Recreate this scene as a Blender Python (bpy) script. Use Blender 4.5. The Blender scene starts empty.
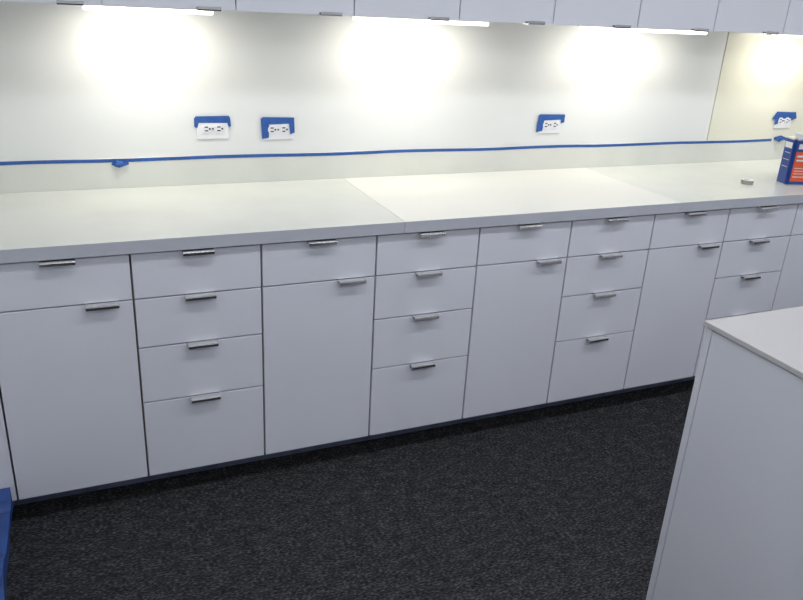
import bpy, bmesh, math, random
from mathutils import Vector, Matrix
random.seed(4)
S=bpy.context.scene
COL=S.collection
S.view_settings.view_transform='Standard'

# ---------------------------------------------------------------- materials
def mat(name, col, rough=0.5, metal=0.0, emis=None, estr=0.0, noise=None, bump=None, spec=0.5, coat=0.0):
    m=bpy.data.materials.new(name); m.use_nodes=True
    nt=m.node_tree; b=nt.nodes["Principled BSDF"]
    b.inputs["Base Color"].default_value=(*col,1)
    b.inputs["Roughness"].default_value=rough
    b.inputs["Metallic"].default_value=metal
    b.inputs["Specular IOR Level"].default_value=spec
    b.inputs["Coat Weight"].default_value=coat
    if emis:
        b.inputs["Emission Color"].default_value=(*emis,1)
        b.inputs["Emission Strength"].default_value=estr
    tc=nt.nodes.new("ShaderNodeTexCoord")
    if noise:
        sc,amt=noise
        n=nt.nodes.new("ShaderNodeTexNoise"); n.inputs["Scale"].default_value=sc; n.inputs["Detail"].default_value=4
        nt.links.new(tc.outputs["Object"],n.inputs["Vector"])
        r=nt.nodes.new("ShaderNodeValToRGB")
        r.color_ramp.elements[0].position=.3; r.color_ramp.elements[1].position=.7
        r.color_ramp.elements[0].color=(*[c*(1-amt) for c in col],1)
        r.color_ramp.elements[1].color=(*[min(1,c*(1+amt)) for c in col],1)
        nt.links.new(n.outputs["Fac"],r.inputs["Fac"]); nt.links.new(r.outputs["Color"],b.inputs["Base Color"])
    if bump:
        sc,st=bump
        n=nt.nodes.new("ShaderNodeTexNoise"); n.inputs["Scale"].default_value=sc
        nt.links.new(tc.outputs["Object"],n.inputs["Vector"])
        bp=nt.nodes.new("ShaderNodeBump"); bp.inputs["Strength"].default_value=st; bp.inputs["Distance"].default_value=.002
        nt.links.new(n.outputs["Fac"],bp.inputs["Height"]); nt.links.new(bp.outputs["Normal"],b.inputs["Normal"])
    return m

M_door=mat("white_laminate",(.78,.785,.84),.40,noise=(3,.02))
M_carc=mat("carcass_edge",(.36,.33,.29),.7,noise=(30,.1))
M_toe=mat("toe_kick_slate",(.18,.21,.31),.6,noise=(20,.2))
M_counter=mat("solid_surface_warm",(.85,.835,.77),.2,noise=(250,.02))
M_counterA=mat("solid_surface_grey",(.71,.72,.665),.25,noise=(5,.035))  # greyer, darker tone than the warm middle slab
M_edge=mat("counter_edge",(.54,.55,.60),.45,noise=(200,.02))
M_panel=mat("back_painted_panel",(.81,.82,.80),.28,noise=(2,.012))
M_panel2=mat("back_painted_panel_b",(.80,.785,.66),.28,noise=(2,.012))
M_wall=mat("painted_wall",(.74,.75,.76),.8,noise=(5,.02),bump=(300,.1))
M_wseam=mat("wall_seam",(.25,.24,.2),.8,noise=(5,.02))
M_ceil=mat("ceiling_tile",(.78,.78,.77),.9,noise=(60,.04))
M_chrome=mat("brushed_chrome",(.72,.71,.70),.15,1.0,noise=(90,.05))
M_dark=mat("dark_gap",(.04,.038,.035),.7,noise=(50,.1))
M_blue=mat("painters_tape_blue",(.025,.10,.36),.6,noise=(80,.15),bump=(400,.4))
M_bluefilm=mat("masking_film_blue",(.03,.08,.28),.45,noise=(12,.3),bump=(25,.9))
M_plate=mat("outlet_plastic",(.82,.82,.84),.35,noise=(40,.01))
M_slot=mat("outlet_slot",(.03,.03,.03),.6,noise=(40,.1))
M_lens=mat("light_lens",(.9,.88,.8),.4,emis=(1,.94,.82),estr=4,noise=(30,.01))
M_fix=mat("fixture_housing",(.8,.8,.8),.4,noise=(30,.01))
M_cpanel=mat("ceiling_light_lens",(.9,.9,.9),.5,emis=(.86,.92,1),estr=4,noise=(30,.01))
M_ibody=mat("island_laminate",(.74,.745,.79),.42,noise=(3,.02))
M_itop=mat("island_top",(.55,.525,.52),.40,noise=(200,.02))
M_canblue=mat("can_blue",(.03,.07,.28),.3,noise=(30,.1))
M_canred=mat("can_label_red",(.80,.12,.05),.35,noise=(30,.06))
M_canwhite=mat("can_label_white",(.8,.8,.8),.35,noise=(30,.03))
M_tin=mat("tin_metal",(.7,.7,.7),.3,1.0,noise=(30,.05))

# carpet
def carpet():
    m=bpy.data.materials.new("carpet_charcoal"); m.use_nodes=True
    nt=m.node_tree; b=nt.nodes["Principled BSDF"]; b.inputs["Roughness"].default_value=.95
    b.inputs["Specular IOR Level"].default_value=.1
    tc=nt.nodes.new("ShaderNodeTexCoord")
    mp=nt.nodes.new("ShaderNodeMapping"); mp.inputs["Scale"].default_value=(.45,1,1)
    nt.links.new(tc.outputs["Object"],mp.inputs["Vector"])
    n=nt.nodes.new("ShaderNodeTexNoise"); n.inputs["Scale"].default_value=190; n.inputs["Detail"].default_value=2
    nt.links.new(mp.outputs["Vector"],n.inputs["Vector"])
    n2=nt.nodes.new("ShaderNodeTexNoise"); n2.inputs["Scale"].default_value=40; n2.inputs["Detail"].default_value=3
    nt.links.new(mp.outputs["Vector"],n2.inputs["Vector"])
    mx=nt.nodes.new("ShaderNodeMath"); mx.operation="MULTIPLY_ADD"; mx.inputs[1].default_value=.35
    nt.links.new(n2.outputs["Fac"],mx.inputs[0]); nt.links.new(n.outputs["Fac"],mx.inputs[2])
    r=nt.nodes.new("ShaderNodeValToRGB")
    e=r.color_ramp.elements
    e[0].position=.50; e[0].color=(.015,.0145,.016,1)
    e[1].position=.90; e[1].color=(.11,.107,.112,1)
    x=e.new(.68); x.color=(.034,.033,.036,1)
    nt.links.new(mx.outputs[0],r.inputs["Fac"]); nt.links.new(r.outputs["Color"],b.inputs["Base Color"])
    bp=nt.nodes.new("ShaderNodeBump"); bp.inputs["Strength"].default_value=.5; bp.inputs["Distance"].default_value=.003
    nt.links.new(n.outputs["Fac"],bp.inputs["Height"]); nt.links.new(bp.outputs["Normal"],b.inputs["Normal"])
    return m
M_carpet=carpet()

# ---------------------------------------------------------------- mesh helpers
def finish(name,bm,mats,parent=None,bevel=0,smooth=False):
    me=bpy.data.meshes.new(name); bm.normal_update(); bm.to_mesh(me); bm.free()
    if not isinstance(mats,(list,tuple)): mats=[mats]
    for m in mats: me.materials.append(m)
    o=bpy.data.objects.new(name,me); COL.objects.link(o)
    if smooth:
        for p in me.polygons: p.use_smooth=True
    if bevel:
        md=o.modifiers.new("bevel","BEVEL"); md.width=bevel; md.segments=2; md.limit_method='ANGLE'
    if parent: o.parent=parent
    return o
def addbox(bm,x0,x1,y0,y1,z0,z1,mi=0,M=None):
    vs=[bm.verts.new((x,y,z)) for z in(z0,z1) for y in(y0,y1) for x in(x0,x1)]
    if M:
        for v in vs: v.co=M@v.co
    for f in((0,2,3,1),(4,5,7,6),(0,1,5,4),(2,6,7,3),(0,4,6,2),(1,3,7,5)):
        fa=bm.faces.new([vs[i] for i in f]); fa.material_index=mi
    return vs
def box(name,x0,x1,y0,y1,z0,z1,m,parent=None,bevel=0):
    bm=bmesh.new(); addbox(bm,x0,x1,y0,y1,z0,z1)
    return finish(name,bm,m,parent,bevel)
def empty(name,loc=(0,0,0)):
    e=bpy.data.objects.new(name,None); e.empty_display_size=.1; COL.objects.link(e); return e
def addcyl(bm,c,r,h,mi=0,seg=24,axis='Z',r2=None):
    M=Matrix.Translation(c)
    if axis=='Y': M=M@Matrix.Rotation(math.pi/2,4,'X')
    g=bmesh.ops.create_cone(bm,cap_ends=True,segments=seg,radius1=r,radius2=r if r2 is None else r2,depth=h,matrix=M)
    for v in g['verts']:
        for f in v.link_faces: f.material_index=mi

# ---------------------------------------------------------------- room shell
XL,XR,YB,YF,H=-.045,5.2,.642,-4.0,2.65
box("floor",XL-.1,XR+.1,YF-.1,YB+.1,-.05,0,M_carpet)
box("ceiling",XL-.1,XR+.1,YF-.1,YB+.1,H,H+.05,M_ceil)
box("wall_back",XL-.1,XR+.1,YB,YB+.1,0,H,M_wall)
box("wall_left",XL-.1,XL,YF,YB,0,H,M_wall)
box("wall_right",XR,XR+.1,YF,YB,0,H,M_wall)
box("wall_front",XL-.1,XR+.1,YF-.1,YF,0,H,M_wall)

# ---------------------------------------------------------------- handles
def handle(parent,i,cx,zt,yf,up=False,w=.092):
    """edge pull: flange on the edge of the front, plate projecting out, down-turned lip"""
    bm=bmesh.new()
    s=-1 if up else 1
    pts=[(yf+.014,0),(yf-.020,0),(yf-.0235,-.0015),(yf-.025,-.005),(yf-.025,-.013),(yf-.022,-.013),(yf-.022,-.006),(yf-.019,-.0035),(yf-.003,-.0035),(yf-.003,-.010),(yf-.0005,-.010),(yf-.0005,-.003),(yf+.014,-.003)]
    A=[bm.verts.new((cx-w/2,y,zt+.0032*s+z*s)) for y,z in pts]
    B=[bm.verts.new((cx+w/2,y,zt+.0032*s+z*s)) for y,z in pts]
    n=len(pts)
    for k in range(n): bm.faces.new((A[k],A[(k+1)%n],B[(k+1)%n],B[k]))
    bm.faces.new(A); bm.faces.new(B[::-1])
    bmesh.ops.recalc_face_normals(bm,faces=bm.faces[:])
    finish("handle_%d"%i,bm,M_chrome,parent)

# ---------------------------------------------------------------- base cabinets
W=.3867; ZB,ZT=.10,.872
G=.0032; GH=.0022
for k in range(0,12):
    x0,x1=k*W,(k+1)*W
    dr=(k%2==1)
    c=empty("drawer_cabinet" if dr else "base_cabinet")
    box("carcass",x0+.0005,x1-.0005,.0205,.60,ZB,.8765,M_carc,c)
    box("toe_kick",x0 if k else XL+.001,x1,.122,.60,0,ZB,M_toe,c)
    if k==0: box("filler_panel",XL+.001,-.003,.004,.60,ZB,.8765,M_door,c,.001)
    lines=[ZT,.728,.566,.375,ZB] if dr else [ZT,.728,ZB]
    for i in range(len(lines)-1):
        zt,zb=lines[i],lines[i+1]
        nm="drawer_front_%d"%(i+1) if (dr or i==0) else "door"
        box(nm,x0+G,x1-G,0,.019,zb+GH,zt-GH,M_door,c,.0012)
        if dr or i==0: hx=(x0+x1)/2
        else: hx=x1-.088
        handle(c,i+1,hx,zt-GH,0)

# ---------------------------------------------------------------- countertop (three slabs + upstand)
ct=empty("countertop")
XE=12*W
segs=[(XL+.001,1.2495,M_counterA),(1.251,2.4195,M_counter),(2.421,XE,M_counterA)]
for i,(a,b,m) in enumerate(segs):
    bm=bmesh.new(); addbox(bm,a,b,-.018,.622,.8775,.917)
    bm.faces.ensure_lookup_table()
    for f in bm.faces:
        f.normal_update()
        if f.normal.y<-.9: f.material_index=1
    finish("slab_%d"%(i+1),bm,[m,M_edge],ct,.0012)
bm=bmesh.new(); addbox(bm,XL+.001,3.64,.610,.6235,.917,1.022); addbox(bm,3.641,XE,.610,.6235,.917,1.022)
finish("upstand",bm,M_counterA,ct,.001)

# wall panels above the upstand
box("backsplash_panel",XL+.001,3.1355,.624,.6415,1.0,1.62,M_panel,None,.001)
box("backsplash_panel",3.1415,XE,.624,.6415,1.0,1.62,M_panel2,None,.001)
box("panel_seam_strip_1",3.1357,3.1413,.632,.6415,1.0,1.62,M_wseam)  # dark strip set back in the gap to darken the panel seam

# ---------------------------------------------------------------- tape
def strip(name,path,wid,m,normal=(0,-1,0),jit=.0006,parent=None):
    """ribbon along path with small ragged edges, slight thickness"""
    bm=bmesh.new(); n=Vector(normal); rows=[]
    for i,p in enumerate(path):
        p=Vector(p)
        d=(Vector(path[min(i+1,len(path)-1)])-Vector(path[max(i-1,0)])).normalized()
        s=n.cross(d).normalized()
        j=random.uniform(-jit,jit)
        rows.append((bm.verts.new(p+s*(wid/2+j)),bm.verts.new(p-s*(wid/2-j))))
    for a,b in zip(rows,rows[1:]): bm.faces.new((a[0],a[1],b[1],b[0]))
    o=finish(name,bm,m,parent)
    md=o.modifiers.new("s","SOLIDIFY"); md.thickness=.0006; md.offset=0
    return o
tp=empty("painters_tape")
path=[(XL+.002+i*.1,.6092,1.0175+.0014*math.sin(i*.9)) for i in range(37)]
strip("tape_line",path,.012,M_blue,parent=tp)
def crumple(name,c,r,parent=None,sq=(1,.5,.6)):
    bm=bmesh.new(); bmesh.ops.create_icosphere(bm,subdivisions=2,radius=r)
    for v in bm.verts:
        v.co*=random.uniform(.7,1.25); v.co.x*=sq[0]; v.co.y*=sq[1]; v.co.z*=sq[2]; v.co+=Vector(c)
    return finish(name,bm,M_blue,parent)
crumple("tape_lump",(.413,.603,1.006),.018,tp)
strip("tape_flap",[(.39,.606,1.008),(.412,.600,1.000),(.445,.604,1.010)],.014,M_blue,parent=tp)
crumple("tape_loose_end",(3.60,.598,1.024),.02,tp,(1.3,.4,.6))
strip("tape_tail",[(3.57,.607,1.026),(3.61,.604,1.034),(3.66,.60,1.018)],.014,M_blue,parent=tp)

# ---------------------------------------------------------------- outlets
def poly(bm,pts,y,mi,th=.0007):
    a=[bm.verts.new((x,y-th,z)) for x,z in pts]; b=[bm.verts.new((x,y,z)) for x,z in pts]
    n=len(pts)
    f=bm.faces.new(a); f.material_index=mi
    f=bm.faces.new(b[::-1]); f.material_index=mi
    for i in range(n):
        f=bm.faces.new((a[i],b[i],b[(i+1)%n],a[(i+1)%n])); f.material_index=mi
def outlet(cx,cz,tapes):
    e=empty("wall_outlet")
    Y=.6238
    bm=bmesh.new(); addbox(bm,cx-.058,cx+.058,Y-.005,Y,cz-.038,cz+.038)
    finish("cover_plate",bm,M_plate,e,.002)
    bm=bmesh.new()
    for s in(-1,1):
        x=cx+s*.0225
        addcyl(bm,(x,Y-.006,cz),.017,.004,0,20,'Y')
        addbox(bm,x-.007,x+.005,Y-.0088,Y-.0078,cz+.0045,cz+.0085,1)
        addbox(bm,x-.007,x+.005,Y-.0088,Y-.0078,cz-.0085,cz-.0045,1)
        addcyl(bm,(x+.011,Y-.0082,cz),.0035,.0012,1,12,'Y')
    addcyl(bm,(cx,Y-.006,cz),.003,.004,1,12,'Y')
    bmesh.ops.recalc_face_normals(bm,faces=bm.faces[:])
    finish("receptacles",bm,[M_plate,M_slot],e)
    bm=bmesh.new()
    for i,t in enumerate(tapes):
        poly(bm,[(cx+a,cz+b) for a,b in t],Y-.0052-.0008*i,0)
    bmesh.ops.recalc_face_normals(bm,faces=bm.faces[:])
    finish("masking_tape",bm,M_blue,e)
outlet(.747,1.120,[[(-.064,.022),(.062,.020),(.060,.046),(-.061,.045)],[(-.066,.040),(-.066,.008),(-.056,.003),(-.044,.040)],[(.046,.04),(.058,.004),(.066,.010),(.063,.042)]])
outlet(.990,1.113,[[(-.062,.018),(.060,.022),(.062,.044),(-.060,.047)],[(-.066,.044),(-.062,-.034),(-.036,-.030),(-.034,.03)],[(.040,.042),(.046,-.018),(.064,-.012),(.062,.044)]])
outlet(2.210,1.113,[[(-.062,.018),(.062,.022),(.068,.044),(-.060,.046)],[(-.066,.044),(-.070,-.030),(-.040,-.026),(-.034,.03)],[(.05,.042),(.052,.006),(.07,.010),(.070,.044)]])
outlet(3.622,1.113,[[(-.085,.008),(.066,.012),(.068,.042),(-.060,.046)],[(-.066,.034),(-.06,-.020),(-.040,-.016),(-.034,.03)],[(.05,.042),(.048,.0),(.085,.012),(.070,.044)]])

# ---------------------------------------------------------------- wall cabinets
ZU=1.537
for k in range(0,12):
    x0,x1=k*W,(k+1)*W
    if k==0: x0=XL+.002
    c=empty("wall_cabinet")
    box("carcass",x0+.0005,x1-.0005,.302,.622,ZU+.012,2.3,M_door,c)
    box("door",x0+.0022,x1-.0022,.28,.299,ZU,2.298,M_door,c,.0012)
    box("door_gap_shade",x0+.001,x1-.001,.299,.3022,ZU+.02,2.29,M_dark,c)  # dark sheet behind the door, colouring the gap shade between doors
    handle(c,1,x1-.085,ZU,.28,up=True,w=.07)
box("soffit_panel",XL+.001,XE,.30,.6415,2.3005,H-.001,M_wall)

# under-cabinet lights
for (a,b) in((.33,.74),(1.21,1.76),(2.17,2.83),(3.22,3.80)):
    e=empty("under_cabinet_light")
    box("housing",a,b,.425,.465,1.530,1.5485,M_fix,e,.002)
    box("lens",a+.01,b-.01,.428,.462,1.517,1.5305,M_lens,e,.003)
    for nm,sz,en,dx in(("lamp_core",.20,.85,-.02),("lamp_tube",b-a-.04,1.05,0)):
        L=bpy.data.lights.new(nm,"AREA"); L.shape='RECTANGLE'; L.size=sz; L.size_y=.034; L.energy=en; L.color=(1,.95,.85); L.spread=math.radians(165)
        lo=bpy.data.objects.new(nm,L); COL.objects.link(lo); lo.parent=e
        lo.location=((a+b)/2+dx,.447,1.514); lo.rotation_euler=(math.radians(30 if nm=="lamp_core" else 12),0,0)

# ---------------------------------------------------------------- island
isl=empty("island_cabinet")
X0,Y0=1.631,-.970
box("top",X0,3.3,-2.1,Y0,.904,.917,M_itop,isl,.0015)
box("end_panel",X0+.006,X0+.025,-2.08,Y0-.027,0,.9005,M_ibody,isl,.001)
box("back_panel",X0+.006,3.29,Y0-.025,Y0-.005,0,.9005,M_ibody,isl,.001)
box("body",X0+.026,3.28,-2.075,Y0-.026,.0,.9035,M_dark,isl)
box("front_panel",X0+.03,3.28,-2.096,-2.078,.1,.90,M_ibody,isl,.001)

# ---------------------------------------------------------------- solvent can
can=empty("solvent_can")
cw,cd,ch=.165,.080,.200
bm=bmesh.new(); addbox(bm,0,cw,0,cd,.004,ch)
bmesh.ops.bevel(bm,geom=[e for e in bm.edges if abs(e.verts[0].co.z-e.verts[1].co.z)>.1],offset=.012,segments=4,affect='EDGES')
o1=finish("can_body",bm,M_canblue,can)
bm=bmesh.new()
for z in(.002,ch):
    addbox(bm,-.0015,cw+.0015,-.0015,cd+.0015,z-.002,z+.0035)
bmesh.ops.bevel(bm,geom=[e for e in bm.edges if abs(e.verts[0].co.z-e.verts[1].co.z)>.003],offset=.012,segments=4,affect='EDGES')
o2=finish("rims",bm,M_tin,can)
bm=bmesh.new()
addbox(bm,.014,cw-.014,-.0012,0,.02,.150)
o3=finish("label_red",bm,M_canred,can)
bm=bmesh.new()
for z,a,b,h in((.172,.02,.13,.022),(.130,.022,.125,.009),(.112,.022,.105,.007),(.078,.022,.13,.003),(.066,.022,.12,.003),(.054,.022,.13,.003),(.040,.022,.10,.003)):
    addbox(bm,a,b,-.0022,-.001 if z<.16 else 0,z-h/2,z+h/2)
addbox(bm,-.001,0,.018,cd-.016,.160,.185)
for z in(.14,.11,.08):
    addbox(bm,-.001,0,.020,cd-.020-.01*random.random(),z-.001,z+.001)
o4=finish("label_print",bm,M_canwhite,can)
bm=bmesh.new(); addcyl(bm,(.045,cd/2,ch+.008),.021,.016,0); addcyl(bm,(.045,cd/2,ch+.018),.023,.010,0)
o5=finish("cap",bm,M_canwhite,can,.001)
bm=bmesh.new()
n=14; prof=[]
for i in range(n+1):
    t=math.pi*i/n; prof.append((.122-.032*math.cos(t),ch+.003+.02*math.sin(t)))
for (a,b) in zip(prof,prof[1:]):
    vs=[bm.verts.new((a[0],cd/2-.008,a[1])),bm.verts.new((a[0],cd/2+.008,a[1])),bm.verts.new((b[0],cd/2+.008,b[1])),bm.verts.new((b[0],cd/2-.008,b[1]))]
    bm.faces.new(vs)
bmesh.ops.remove_doubles(bm,verts=bm.verts[:],dist=1e-5)
o6=finish("carry_handle",bm,M_tin,can); md=o6.modifiers.new("s","SOLIDIFY"); md.thickness=.0015
can.location=(3.138,.122,.9172); can.rotation_euler=(0,0,math.radians(-14))

# small ring lying on the counter
bm=bmesh.new(); R1,R2,hh,N=.026,.018,.018,40
rings=[[bm.verts.new((r*math.cos(2*math.pi*i/N),r*math.sin(2*math.pi*i/N),z)) for i in range(N)] for r,z in((R1,0),(R1,hh),(R2,hh),(R2,0))]
for a in range(4):
    A,B=rings[a],rings[(a+1)%4]
    for i in range(N):
        f=bm.faces.new((A[i],A[(i+1)%N],B[(i+1)%N],B[i]))
        f.material_index=1 if a==0 else 0
bmesh.ops.recalc_face_normals(bm,faces=bm.faces[:])
r=finish("tape_roll",bm,[M_plate,M_carc],None,.001); r.location=(2.98,.190,.9172)

# blue masking film heaped along base of left wall
bm=bmesh.new(); rows=[]
for i,y in enumerate([.11,.055,.002]+[-.003-i*.05 for i in range(30)]):
    h=.155+.012*math.sin(i*1.3)+random.uniform(-.006,.006)
    if i<3: h=.094
    if i==3: h=.155
    ring=[bm.verts.new((XL+.003+(.006,.012,.024,.030)[j]+.004*math.sin(i*.8+j),y,.001+h*j/3)) for j in range(4)]
    ring+=[bm.verts.new((XL+.0015,y,.001+h)),bm.verts.new((XL+.0015,y,.001))]
    rows.append(ring)
for a,b in zip(rows,rows[1:]):
    for j in range(6): bm.faces.new((a[j],a[(j+1)%6],b[(j+1)%6],b[j]))
bm.faces.new(rows[0]); bm.faces.new(rows[-1][::-1])
bmesh.ops.recalc_face_normals(bm,faces=bm.faces[:])
o=finish("masking_film",bm,M_bluefilm)

# ---------------------------------------------------------------- ceiling lights
for (x,y) in((.7,-1.0),(2.4,-1.0),(4.2,-1.0),(.7,-2.8),(2.4,-2.8),(4.2,-2.8)):
    e=empty("ceiling_light")
    box("frame",x-.61,x+.61,y-.16,y+.16,H-.03,H-.0005,M_fix,e,.002)
    box("lens",x-.59,x+.59,y-.14,y+.14,H-.034,H-.029,M_cpanel,e)
    L=bpy.data.lights.new("lamp","AREA"); L.shape='RECTANGLE'; L.size=1.15; L.size_y=.26; L.energy=7.8; L.color=(.88,.92,1)
    lo=bpy.data.objects.new("lamp",L); COL.objects.link(lo); lo.parent=e; lo.location=(x,y,H-.04)

w=bpy.data.worlds.new("world"); S.world=w; w.use_nodes=True
w.node_tree.nodes["Background"].inputs[0].default_value=(.8,.85,1,1); w.node_tree.nodes["Background"].inputs[1].default_value=.3

# ---------------------------------------------------------------- camera (fitted)
p=[0.2545,-2.22229,1.61632,0.42518,0.38409,0.05644,759.37773]
a,b,c=p[3:6]
fwd=Vector((math.sin(a)*math.cos(b),math.cos(a)*math.cos(b),-math.sin(b)))
right=Vector((math.cos(a),-math.sin(a),0)); up=right.cross(fwd)
r2=right*math.cos(c)+up*math.sin(c); u2=up*math.cos(c)-right*math.sin(c)
cam=bpy.data.cameras.new("camera"); co=bpy.data.objects.new("camera",cam); COL.objects.link(co)
Mx=Matrix((( r2.x,u2.x,-fwd.x,p[0]),(r2.y,u2.y,-fwd.y,p[1]),(r2.z,u2.z,-fwd.z,p[2]),(0,0,0,1)))
co.matrix_world=Mx
cam.sensor_width=36; cam.lens=p[6]/803*36; cam.clip_start=.05
S.camera=co
